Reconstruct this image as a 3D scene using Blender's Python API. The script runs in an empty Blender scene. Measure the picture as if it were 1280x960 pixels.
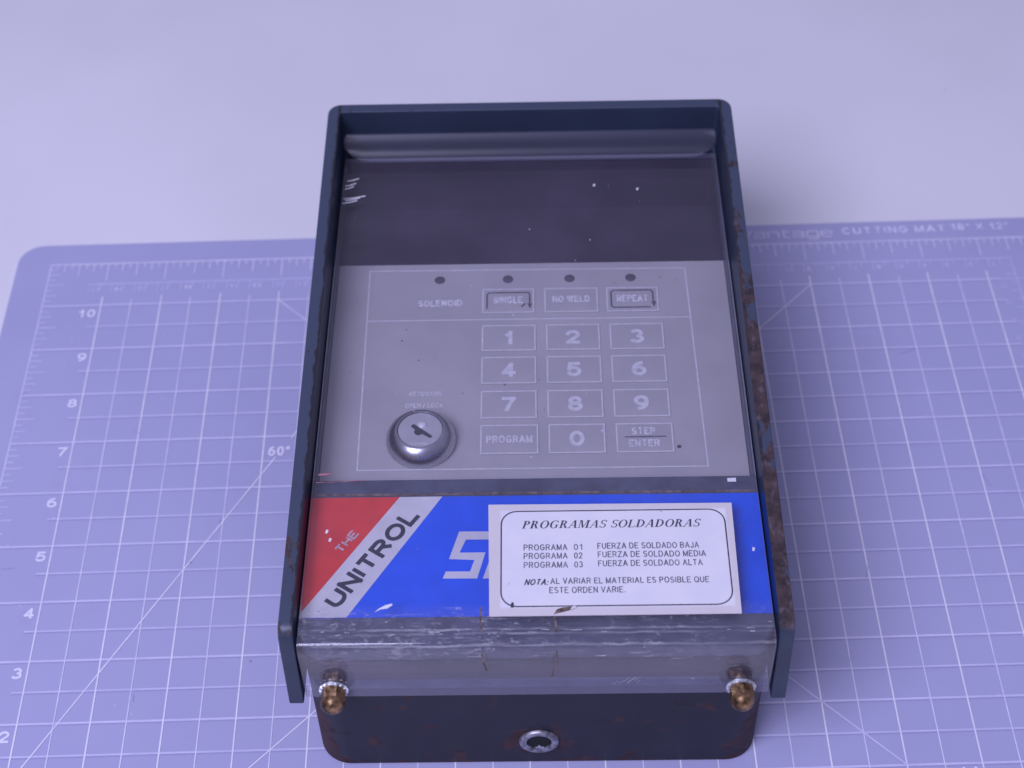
import bpy, bmesh, math, random
from mathutils import Matrix, Vector
random.seed(7)
IN = 0.0254                      # every measure below is in inches, turned to metres here
sc = bpy.context.scene
col = sc.collection

# ------------------------------------------------------------------ camera
cam_data = bpy.data.cameras.new("camera")
cam = bpy.data.objects.new("camera", cam_data)
col.objects.link(cam)
Rx = Vector((0.999573, -0.021828, -0.019422))
Rd = Vector((-0.029217, -0.748937, -0.661997))
Rf = Vector((-0.0000958, 0.662282, -0.749255))
cam.matrix_world = Matrix((
    (Rx.x, -Rd.x, -Rf.x, 7.9036 * IN),
    (Rx.y, -Rd.y, -Rf.y, -9.5425 * IN),
    (Rx.z, -Rd.z, -Rf.z, 19.7917 * IN),
    (0, 0, 0, 1)))
cam_data.sensor_width = 36
cam_data.lens = 2054.13 / 1280 * 36
cam_data.clip_start = 0.02
cam_data.clip_end = 20
cam_data.dof.use_dof = True
cam_data.dof.focus_distance = 0.545
cam_data.dof.aperture_fstop = 13
sc.camera = cam

# ------------------------------------------------------------------ light
w = bpy.data.worlds.new("World"); sc.world = w; w.use_nodes = True
wn, wl = w.node_tree.nodes, w.node_tree.links
bg = wn["Background"]
tc = wn.new("ShaderNodeTexCoord"); sx = wn.new("ShaderNodeSeparateXYZ")
wl.new(tc.outputs["Generated"], sx.inputs[0])
rp = wn.new("ShaderNodeValToRGB")
rp.color_ramp.elements[0].position = 0.0; rp.color_ramp.elements[0].color = (0.15, 0.142, 0.24, 1)
rp.color_ramp.elements[1].position = 0.9; rp.color_ramp.elements[1].color = (0.35, 0.340, 0.57, 1)
wl.new(sx.outputs[2], rp.inputs[0]); wl.new(rp.outputs[0], bg.inputs[0])
bg.inputs[1].default_value = 0.83

def area(name, loc, target, size, power, color):
    L = bpy.data.lights.new(name, 'AREA'); L.shape = 'DISK'; L.size = size * IN
    L.energy = power; L.color = color
    o = bpy.data.objects.new(name, L); col.objects.link(o)
    o.location = Vector(loc) * IN
    o.rotation_euler = (Vector(target) - Vector(loc)).to_track_quat('-Z', 'Y').to_euler()
    return o
area("soft_lamp", (-13, -24, 50), (8, 6, 0), 32, 20.5, (0.655, 0.640, 0.965))
sc.view_settings.view_transform = 'Standard'
sc.view_settings.look = 'None'
sc.view_settings.exposure = 0
sc.view_settings.gamma = 1

# ------------------------------------------------------------------ node helpers
class NT:
    def __init__(self, name):
        self.m = bpy.data.materials.new(name); self.m.use_nodes = True
        self.t = self.m.node_tree; self.t.nodes.clear()
        self.out = self.t.nodes.new("ShaderNodeOutputMaterial")
        self.tc = self.t.nodes.new("ShaderNodeTexCoord")
    def link(self, a, b): self.t.links.new(a, b)
    def put(self, sock, v):
        if hasattr(v, "is_output") or isinstance(v, bpy.types.NodeSocket): self.link(v, sock)
        elif isinstance(v, (tuple, list)) and len(v) == 3 and sock.type == 'RGBA': sock.default_value = (*v, 1)
        else: sock.default_value = v
    def node(self, kind, ins=None, **kw):
        n = self.t.nodes.new(kind)
        for k, v in kw.items(): setattr(n, k, v)
        for k, v in (ins or {}).items(): self.put(n.inputs[k], v)
        return n
    def math(self, op, a, b=0.0, c=None, clamp=False):
        n = self.node("ShaderNodeMath", operation=op, use_clamp=clamp)
        self.put(n.inputs[0], a); self.put(n.inputs[1], b)
        if c is not None: self.put(n.inputs[2], c)
        return n.outputs[0]
    def xyz(self):
        s = self.node("ShaderNodeSeparateXYZ", {0: self.tc.outputs["Object"]})
        k = 1 / IN
        return [self.math('MULTIPLY', s.outputs[i], k) for i in range(3)]
    def noise(self, scale, detail=4, rough=0.55, stretch=(1, 1, 1), off=(0, 0, 0)):
        mp = self.node("ShaderNodeMapping", {0: self.tc.outputs["Object"]})
        mp.inputs["Scale"].default_value = [s / IN for s in stretch]
        mp.inputs["Location"].default_value = off
        n = self.node("ShaderNodeTexNoise", {"Vector": mp.outputs[0], "Scale": scale, "Detail": detail, "Roughness": rough})
        return n.outputs["Fac"]
    def step(self, v, a, b):          # smooth 0..1 between a and b
        n = self.node("ShaderNodeMapRange", {0: v, 1: a, 2: b, 3: 0.0, 4: 1.0}, interpolation_type='SMOOTHSTEP')
        return n.outputs[0]
    def mixc(self, f, a, b):
        n = self.node("ShaderNodeMix", data_type='RGBA')
        self.put(n.inputs[0], f); self.put(n.inputs[6], a); self.put(n.inputs[7], b)
        return n.outputs[2]
    def mixf(self, f, a, b):
        n = self.node("ShaderNodeMix", data_type='FLOAT')
        self.put(n.inputs[0], f); self.put(n.inputs[2], a); self.put(n.inputs[3], b)
        return n.outputs[0]
    def bsdf(self, color, rough=0.5, metal=0.0, spec=0.5, bump=None, bstr=0.2, bdist=0.002):
        p = self.node("ShaderNodeBsdfPrincipled", {"Base Color": color, "Roughness": rough, "Metallic": metal, "Specular IOR Level": spec})
        if bump is not None:
            b = self.node("ShaderNodeBump", {"Height": bump, "Strength": bstr, "Distance": bdist * IN})
            self.link(b.outputs[0], p.inputs["Normal"])
        return p.outputs[0]
    def done(self, sh): self.link(sh, self.out.inputs[0]); return self.m

def plain(name, color, rough=0.5, metal=0.0, spec=0.5, var=0.06, scale=3.0, bstr=0.08):
    t = NT(name)
    n = t.noise(scale, 5)
    dark = tuple(c * (1 - var * 2) for c in color); lite = tuple(min(1, c * (1 + var * 2)) for c in color)
    c = t.mixc(t.step(n, 0.3, 0.7), dark, lite)
    r = t.mixf(t.noise(scale * 3, 3), rough * 0.85, min(1, rough * 1.2))
    return t.done(t.bsdf(c, r, metal, spec, t.noise(scale * 14, 3), bstr))

# table: white sheet with faint mottling and specks
t = NT("white_table")
c = t.mixc(t.step(t.noise(0.12, 3), 0.35, 0.65), (0.80, 0.80, 0.80), (0.86, 0.85, 0.86))
sp = t.step(t.noise(5.0, 1, 0.4, off=(3, 1, 0)), 0.845, 0.87)
c = t.mixc(sp, c, (0.45, 0.44, 0.45))
M_table = t.done(t.bsdf(c, 0.6, 0, 0.3, t.noise(8, 4), 0.15))

# cutting mat plastic
t = NT("mat_plastic")
c = t.mixc(t.step(t.noise(0.22, 4), 0.3, 0.7), (0.435, 0.440, 0.65), (0.475, 0.480, 0.69))
c = t.mixc(t.math('MULTIPLY', t.step(t.noise(1.1, 3, off=(5, 5, 0)), 0.62, 0.75), 0.35), c, (0.42, 0.41, 0.61))
c = t.mixc(t.step(t.noise(3.4, 1, 0.4, off=(9, 2, 0)), 0.80, 0.83), c, (0.25, 0.22, 0.35))
M_mat = t.done(t.bsdf(c, t.mixf(t.noise(1.5, 4), 0.34, 0.5), 0, 0.5, t.noise(22, 3), 0.3))
def ink(name, color, fade=0.5, base=(0.46, 0.465, 0.68), sc_=2.2):
    t = NT(name)
    f = t.math('MULTIPLY', t.step(t.noise(sc_, 4, 0.7), 0.25, 0.7), fade)
    return t.done(t.bsdf(t.mixc(f, color, base), 0.45))
M_ink_v = ink("mat_ink_bright", (0.95, 0.95, 1.0), 0.3)
M_ink_vh = ink("mat_ink_half", (0.86, 0.86, 0.98), 0.45)
M_ink_h = ink("mat_ink_soft", (0.72, 0.72, 0.92), 0.42)
M_ink_hh = ink("mat_ink_faint", (0.67, 0.67, 0.89), 0.45)
M_groove_shade_cut = ink("mat_groove_shade_and_cut", (0.365, 0.36, 0.57), 0.4)
M_ink_num = ink("mat_ink_numeral", (0.92, 0.92, 1.0), 0.2, sc_=6)
M_ink_worn = ink("mat_ink_worn", (0.88, 0.88, 1.0), 0.5, sc_=7)

# enclosure paint with rust
def paint(name, base, mode):
    t = NT(name)
    x, y, z = t.xyz()
    n1 = t.noise(0.9, 6, 0.62); n2 = t.noise(5, 5, 0.65, off=(2, 3, 1)); n3 = t.noise(22, 3)
    c = t.mixc(t.step(n1, 0.3, 0.7), tuple(v * 0.88 for v in base), tuple(v * 1.15 for v in base))
    rust = t.mixc(t.step(n2, 0.35, 0.65), (0.032, 0.023, 0.026), (0.082, 0.053, 0.053))
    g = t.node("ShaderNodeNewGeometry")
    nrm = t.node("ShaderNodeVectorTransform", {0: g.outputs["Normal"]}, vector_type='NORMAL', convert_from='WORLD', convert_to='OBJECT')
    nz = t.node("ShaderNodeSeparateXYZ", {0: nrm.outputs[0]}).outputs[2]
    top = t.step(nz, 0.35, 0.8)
    if mode == 'hood':
        # bare rusty edge along the right rim, chips along the left rim
        ns = t.noise(1.0, 6, 0.7, stretch=(3, 1.1, 1), off=(0.3, 0.2, 0))
        right = t.math('MULTIPLY', t.step(x, 2.6, 2.8), t.math('MULTIPLY', t.step(y, -0.6, 0.1), t.math('SUBTRACT', 1.0, t.step(y, 5.4, 7.4))))
        back = t.math('MULTIPLY', t.step(x, 2.6, 2.8), t.step(y, 6, 9))
        left = t.math('MULTIPLY', t.math('SUBTRACT', 1.0, t.step(x, -3, -2.8)), t.math('SUBTRACT', 1.0, t.step(y, 1.0, 4.5)))
        th = t.math('ADD', t.math('MULTIPLY', right, 0.22), t.math('ADD', t.math('MULTIPLY', left, 0.13), t.math('MULTIPLY', back, 0.08)))
        v = t.math('ADD', ns, th)
        m = t.math('MULTIPLY', t.step(v, 0.645, 0.675), top)
        # dark chipped line on the inner rim edge
        ax = t.math('ABSOLUTE', x)
        inner = t.math('MULTIPLY', t.step(t.math('ADD', t.math('SUBTRACT', 3.0, ax), t.math('MULTIPLY', t.math('SUBTRACT', t.noise(4, 5, 0.7), 0.5), 0.16)), 0.03, 0.045), top)
        inner = t.math('MULTIPLY', inner, t.step(ax, 2.90, 2.92))
        bump = t.math('SUBTRACT', t.math('MULTIPLY', n3, 0.25), t.math('MULTIPLY', m, 0.8))
        top_light = t.mixc(t.math('MULTIPLY', top, 0.85), c, (0.062, 0.082, 0.125))  # upward faces painted lighter, as if catching light from above
        scr = t.math('MULTIPLY', t.step(t.noise(4, 5, 0.7, stretch=(2.4, 1.2, 1), off=(4, 1, 0)), 0.50, 0.72), m)
        rust2 = t.mixc(scr, rust, (0.135, 0.115, 0.125))
        c = t.mixc(inner, top_light, (0.03, 0.028, 0.035))
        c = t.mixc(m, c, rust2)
        r = t.mixf(m, 0.38, 0.8)
    else:
        ax = t.math('ABSOLUTE', x)
        corner = t.step(t.math('SUBTRACT', ax, t.math('MULTIPLY', z, 0.22)), 2.25, 2.75)
        low = t.math('SUBTRACT', 1.0, t.step(z, 0.0, 0.22))
        ex = t.math('MULTIPLY', x, 0.8); ez = t.math('MULTIPLY', t.math('SUBTRACT', z, 0.55), 1.3)
        dd = t.math('SQRT', t.math('ADD', t.math('MULTIPLY', ex, ex), t.math('MULTIPLY', ez, ez)))
        hole = t.math('SUBTRACT', 1.0, t.step(dd, 0.2, 0.62))
        fade = t.math('SUBTRACT', 1.0, t.step(z, 1.2, 1.9))
        v = t.math('ADD', t.noise(2.6, 6, 0.7), t.math('ADD', t.math('MULTIPLY', t.math('MULTIPLY', corner, fade), 0.24), t.math('ADD', t.math('MULTIPLY', low, 0.12), t.math('MULTIPLY', hole, 0.15))))
        m = t.math('MULTIPLY', t.step(v, 0.575, 0.67), 0.85)
        c = t.mixc(m, c, t.mixc(0.35, rust, (0.085, 0.030, 0.028)))
        scrt = t.step(t.noise(1.6, 3, 0.5, stretch=(1, 1, 2.5), off=(8, 1, 1)), 0.66, 0.69)
        c = t.mixc(t.math('MULTIPLY', scrt, 0.5), c, (0.008, 0.007, 0.010))
        bump = t.math('ADD', t.math('MULTIPLY', n3, 0.25), t.math('MULTIPLY', m, -0.4))
        r = t.mixf(m, 0.42, 0.75)
    return t.done(t.bsdf(c, r, 0, 0.45 if mode == "hood" else 0.3, bump, 0.35, 0.006))
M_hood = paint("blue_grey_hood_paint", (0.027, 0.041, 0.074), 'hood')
M_body = paint("dark_body_paint", (0.016, 0.016, 0.028), 'body')
M_deck = plain("deck_paint", (0.075, 0.090, 0.140), 0.45, var=0.12)
M_panel = plain("grey_membrane", (0.475, 0.455, 0.475), 0.5, var=0.03, scale=0.8, bstr=0.03)
M_window = plain("dark_display_window", (0.022, 0.013, 0.040), 0.05, spec=0.5, var=0.05, bstr=0.0)
M_print = plain("white_panel_print", (0.74, 0.74, 0.78), 0.55, var=0.05, scale=9)
M_print_worn = plain("worn_panel_print", (0.74, 0.73, 0.78), 0.55, var=0.10, scale=14)
M_dark_print = plain("dark_panel_print", (0.11, 0.10, 0.13), 0.5, var=0.2, scale=10)
M_led = plain("dark_indicator_lens", (0.10, 0.085, 0.12), 0.3)
M_red = plain("badge_red", (0.84, 0.058, 0.048), 0.4, spec=0.2, var=0.03)
M_blue = plain("badge_blue", (0.007, 0.120, 0.92), 0.4, spec=0.2, var=0.03)
M_white = plain("badge_white", (0.76, 0.76, 0.78), 0.45, spec=0.2, var=0.03)
M_badge_ink = plain("badge_dark_lettering", (0.035, 0.035, 0.06), 0.45)
M_the = plain("badge_pale_lettering", (0.66, 0.50, 0.56), 0.45, var=0.08, scale=14)
t = NT("label_paper")
x, y, z = t.xyz()
c = t.mixc(t.step(t.noise(2.5, 5), 0.35, 0.65), (0.80, 0.80, 0.83), (0.85, 0.84, 0.85))
margin = t.math('MAXIMUM', t.math('MAXIMUM', t.step(x, 2.40, 2.44), t.math('SUBTRACT', 1.0, t.step(x, -0.45, -0.41))),
                t.math('MAXIMUM', t.step(y, 1.82, 1.86), t.math('SUBTRACT', 1.0, t.step(y, 0.34, 0.39))))
c = t.mixc(t.math('MULTIPLY', margin, t.mixf(t.noise(2, 4), 0.55, 1.0)), c, (0.70, 0.655, 0.63))
c = t.mixc(t.step(t.noise(7, 3, 0.5, off=(1, 4, 2)), 0.74, 0.80), c, (0.45, 0.38, 0.32))
M_paper = t.done(t.bsdf(c, 0.7, 0, 0.25, t.noise(30, 3), 0.2))
M_text = plain("label_text_ink", (0.16, 0.155, 0.21), 0.6, var=0.25, scale=12)
M_title = plain("label_title_ink", (0.07, 0.065, 0.10), 0.6, var=0.2, scale=12)
M_chrome = plain("worn_nickel", (0.54, 0.54, 0.57), 0.27, metal=1.0, var=0.04, scale=3, bstr=0.0)
M_plug = plain("lock_plug_metal", (0.60, 0.60, 0.63), 0.40, metal=0.35, var=0.03, scale=4, bstr=0.0)
M_keyway = plain("keyway_shadow", (0.05, 0.05, 0.06), 0.6)
M_pin = plain("bright_pin", (0.92, 0.92, 0.95), 0.25, metal=0.3, var=0.02)
M_zinc = plain("zinc_washer", (0.66, 0.68, 0.70), 0.35, metal=0.9, var=0.1, scale=10)
M_brass = plain("tarnished_brass", (0.27, 0.165, 0.085), 0.36, metal=0.85, var=0.42, scale=7, bstr=0.3)
M_steel = plain("bushing_steel", (0.30, 0.30, 0.33), 0.42, metal=0.8, var=0.25, scale=14, bstr=0.3)
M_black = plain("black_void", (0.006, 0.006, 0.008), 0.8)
M_chip = plain("broken_acrylic_flake", (0.80, 0.79, 0.82), 0.3)
M_dirt = plain("brown_dirt", (0.17, 0.12, 0.10), 0.8, var=0.3, scale=12)

# clear acrylic: straight-through transmission, Fresnel gloss on both skins, purple haze painting in veiling glare, dirt and scratches
def acrylic(name, haze, haze_col, tint=(0.95, 0.95, 0.96), scratched=False, rough=0.05, gloss=1.0):
    t = NT(name)
    g = t.node("ShaderNodeNewGeometry")
    ior = t.mixf(g.outputs["Backfacing"], 1.49, 1 / 1.49)
    fr = t.node("ShaderNodeFresnel", {"IOR": ior})
    tr = t.node("ShaderNodeBsdfTransparent", {"Color": tint})
    gl = t.node("ShaderNodeBsdfGlossy", {"Color": (1.0, 1.0, 1.0), "Roughness": rough})
    m1 = t.node("ShaderNodeMixShader", {0: t.math("MULTIPLY", fr.outputs[0], gloss), 1: tr.outputs[0], 2: gl.outputs[0]})
    f = haze; colr = haze_col
    if scratched:
        x, y, z = t.xyz()
        zone = t.math('SUBTRACT', 1.0, t.step(y, 0.36, 0.48))
        lipz = t.math('SUBTRACT', 1.0, t.step(z, 2.70, 2.95))
        bend = t.math('MULTIPLY', zone, t.step(z, 2.60, 2.85))
        streak = t.step(t.noise(3, 6, 0.78, stretch=(0.6, 5, 5), off=(1, 2, 3)), 0.55, 0.72)
        fine = t.step(t.math('ADD', t.noise(9, 4, 0.75, stretch=(1, 1.8, 1.8)), t.math('MULTIPLY', t.noise(0.9, 3, off=(2, 2, 2)), 0.35)), 0.74, 0.84)
        scr = t.math('MULTIPLY', bend, t.math('MAXIMUM', streak, t.math('MULTIPLY', fine, 0.8)))
        smear = t.step(t.noise(0.5, 5, 0.6), 0.35, 0.8)
        f = t.math('ADD', t.math('MULTIPLY', smear, 0.03), haze)
        f = t.math('ADD', f, t.math('MULTIPLY', zone, 0.035))
        f = t.math('ADD', f, t.math('MULTIPLY', lipz, t.math('MULTIPLY', t.step(t.noise(0.7, 5, 0.6, stretch=(1, 1, 2)), 0.3, 0.8), 0.06)))
        wob = t.math('MULTIPLY', t.math('SUBTRACT', t.noise(1.3, 5, 0.7), 0.5), 0.10)
        yw = t.math('ADD', y, wob)
        def band(v, c_, w_): return t.math('SUBTRACT', 1.0, t.step(t.math('ABSOLUTE', t.math('SUBTRACT', v, c_)), w_ * 0.4, w_))
        broken = t.step(t.noise(2.2, 5, 0.7, stretch=(0.8, 3, 3), off=(6, 1, 1)), 0.34, 0.60)
        l1 = t.math('MULTIPLY', band(yw, 0.075, 0.022), broken)
        l2 = t.math('MULTIPLY', band(t.math('ADD', z, wob), 3.012, 0.016), t.math('SUBTRACT', 1.05, t.math('MULTIPLY', broken, 0.6)))
        l2 = t.math('MULTIPLY', l2, t.math('SUBTRACT', 1.0, t.step(y, 0.0, 0.03)))
        scr = t.math('MAXIMUM', scr, t.math('MAXIMUM', l1, l2), clamp=True)
        f = t.math('ADD', f, t.math('MULTIPLY', t.math('MULTIPLY', scr, 0.40), t.step(t.noise(0.6, 4, 0.6, off=(4, 4, 4)), 0.30, 0.72)), clamp=True)
        speck = t.step(t.noise(6, 1, 0.3, off=(7, 7, 7)), 0.83, 0.86)
        f = t.math('MAXIMUM', f, speck)
        colr = t.mixc(scr, haze_col, (0.80, 0.79, 0.80))
        brown = t.math('MULTIPLY', zone, t.step(t.noise(2.0, 5, 0.7, off=(3, 8, 1)), 0.55, 0.72))
        colr = t.mixc(t.math('MULTIPLY', brown, 0.5), colr, (0.33, 0.28, 0.27))
    df = t.node("ShaderNodeBsdfDiffuse", {"Color": colr})
    m2 = t.node("ShaderNodeMixShader", {0: f, 1: m1.outputs[0], 2: df.outputs[0]})
    return t.done(m2.outputs[0])
M_acryl = acrylic("clear_acrylic", 0.016, (0.46, 0.42, 0.56), scratched=True)
M_cut = acrylic("acrylic_cut_edge", 0.30, (0.30, 0.29, 0.38), rough=0.3)
M_lip = acrylic("acrylic_turned_lip", 0.03, (0.44, 0.40, 0.54), rough=0.35, gloss=0.4)
M_lip_highlight = acrylic("acrylic_edge_highlight", 0.10, (0.44, 0.41, 0.56), rough=0.3, gloss=0.6)  # hazier than the lip, paints the highlight into its curled lower rows

# ------------------------------------------------------------------ mesh helpers
class MB:
    def __init__(self): self.v = []; self.f = []; self.mi = []
    def add(self, vs, fs, mi=0):
        o = len(self.v); self.v += [tuple(p) for p in vs]
        for f in fs: self.f.append([o + i for i in f]); self.mi.append(mi)
        return self
    def quad(self, a, b, c, d, mi=0): return self.add([a, b, c, d], [(0, 1, 2, 3)], mi)
    def box(self, x0, x1, y0, y1, z0, z1, mi=0):
        return self.add([(x0,y0,z0),(x1,y0,z0),(x1,y1,z0),(x0,y1,z0),(x0,y0,z1),(x1,y0,z1),(x1,y1,z1),(x0,y1,z1)],
                        [(3,2,1,0),(4,5,6,7),(0,1,5,4),(1,2,6,5),(2,3,7,6),(3,0,4,7)], mi)
    def prism(self, pts, z0, z1, mi=0):
        n = len(pts)
        vs = [(x, y, z0) for x, y in pts] + [(x, y, z1) for x, y in pts]
        fs = [tuple(range(n))[::-1], tuple(range(n, 2 * n))] + [(i, (i + 1) % n, n + (i + 1) % n, n + i) for i in range(n)]
        return self.add(vs, fs, mi)
    def poly(self, pts, z, mi=0): return self.add([(x, y, z) for x, y in pts], [tuple(range(len(pts)))], mi)
    def line(self, a, b, w, z, mi=0):
        a, b = Vector(a), Vector(b); d = (b - a).normalized(); n = Vector((-d.y, d.x)) * (w / 2)
        return self.poly([a - n, b - n, b + n, a + n], z, mi)
    def path(self, pts, w, z, closed=False, mi=0):      # mitred ribbon
        P = [Vector(p) for p in pts]; n = len(P); L = []; R = []
        for i in range(n):
            p = P[i]; a = P[i - 1] if (i or closed) else None; b = P[(i + 1) % n] if (i < n - 1 or closed) else None
            d1 = (p - a).normalized() if a is not None else (b - p).normalized()
            d2 = (b - p).normalized() if b is not None else d1
            m = (d1 + d2).normalized(); k = 1 / max(0.4, m.dot(d1)); q = Vector((-m.y, m.x)) * (w / 2 * k)
            L.append(p + q); R.append(p - q)
        for i in range(n if closed else n - 1):
            j = (i + 1) % n; self.poly([R[i], R[j], L[j], L[i]], z, mi)
        return self
    def lathe(self, prof, c=(0, 0), seg=40, mi=0, cap=False):
        n = len(prof); vs = []; fs = []
        for s in range(seg):
            a = 2 * math.pi * s / seg
            for r, z in prof: vs.append((c[0] + r * math.cos(a), c[1] + r * math.sin(a), z))
        for s in range(seg):
            t_ = (s + 1) % seg
            for i in range(n - 1): fs.append((s * n + i, t_ * n + i, t_ * n + i + 1, s * n + i + 1))
        if cap: fs.append(tuple(s * n + n - 1 for s in range(seg)))
        return self.add(vs, fs, mi)
    def obj(self, name, mats, parent=None, smooth=False, bevel=0, seg=2, angle=35, xf=None, loc=None):
        me = bpy.data.meshes.new(name)
        vs = [Vector(p) for p in self.v]
        if xf is not None: vs = [xf @ p for p in vs]
        me.from_pydata([tuple(p * IN) for p in vs], [], self.f)
        if not isinstance(mats, (list, tuple)): mats = [mats]
        for m in mats: me.materials.append(m)
        for p, i in zip(me.polygons, self.mi): p.material_index = i
        me.update()
        o = bpy.data.objects.new(name, me); col.objects.link(o)
        if parent is not None: o.parent = parent
        if loc: o.location = Vector(loc) * IN
        if smooth:
            bm = bmesh.new(); bm.from_mesh(me)
            bmesh.ops.recalc_face_normals(bm, faces=bm.faces)
            for f in bm.faces: f.smooth = True
            for e in bm.edges:
                if len(e.link_faces) == 2 and e.calc_face_angle(0) > math.radians(angle): e.smooth = False
            bm.to_mesh(me); bm.free()
        if bevel:
            b = o.modifiers.new("bevel", 'BEVEL'); b.width = bevel * IN; b.segments = seg; b.limit_method = 'ANGLE'
            b.angle_limit = math.radians(angle); b.harden_normals = False
            for p in me.polygons: p.use_smooth = True
            wnm = o.modifiers.new("normals", 'WEIGHTED_NORMAL'); wnm.keep_sharp = False
        return o

def rrect(x0, x1, y0, y1, r, n=8):
    rs = r if isinstance(r, (tuple, list)) else (r,) * 4      # front-left, front-right, back-right, back-left
    P = []
    for (cx, cy, a0, q) in ((x0, y0, 180, 0), (x1, y0, 270, 1), (x1, y1, 0, 2), (x0, y1, 90, 3)):
        rr = rs[q]; ox = cx + (rr if q in (0, 3) else -rr); oy = cy + (rr if q in (0, 1) else -rr)
        for k in range(n + 1):
            a = math.radians(a0 + 90 * k / n); P.append((ox + rr * math.cos(a), oy + rr * math.sin(a)))
    return P

def tag(o, label=None, cat=None, kind=None, group=None):
    if label: o["label"] = label
    if cat: o["category"] = cat
    if kind: o["kind"] = kind
    if group: o["group"] = group
    return o

def arc_(cx, cy, rx, ry, a0, a1, n=10):
    return [(cx + rx * math.cos(math.radians(a0 + (a1 - a0) * k / n)), cy + ry * math.sin(math.radians(a0 + (a1 - a0) * k / n))) for k in range(n + 1)]
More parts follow.
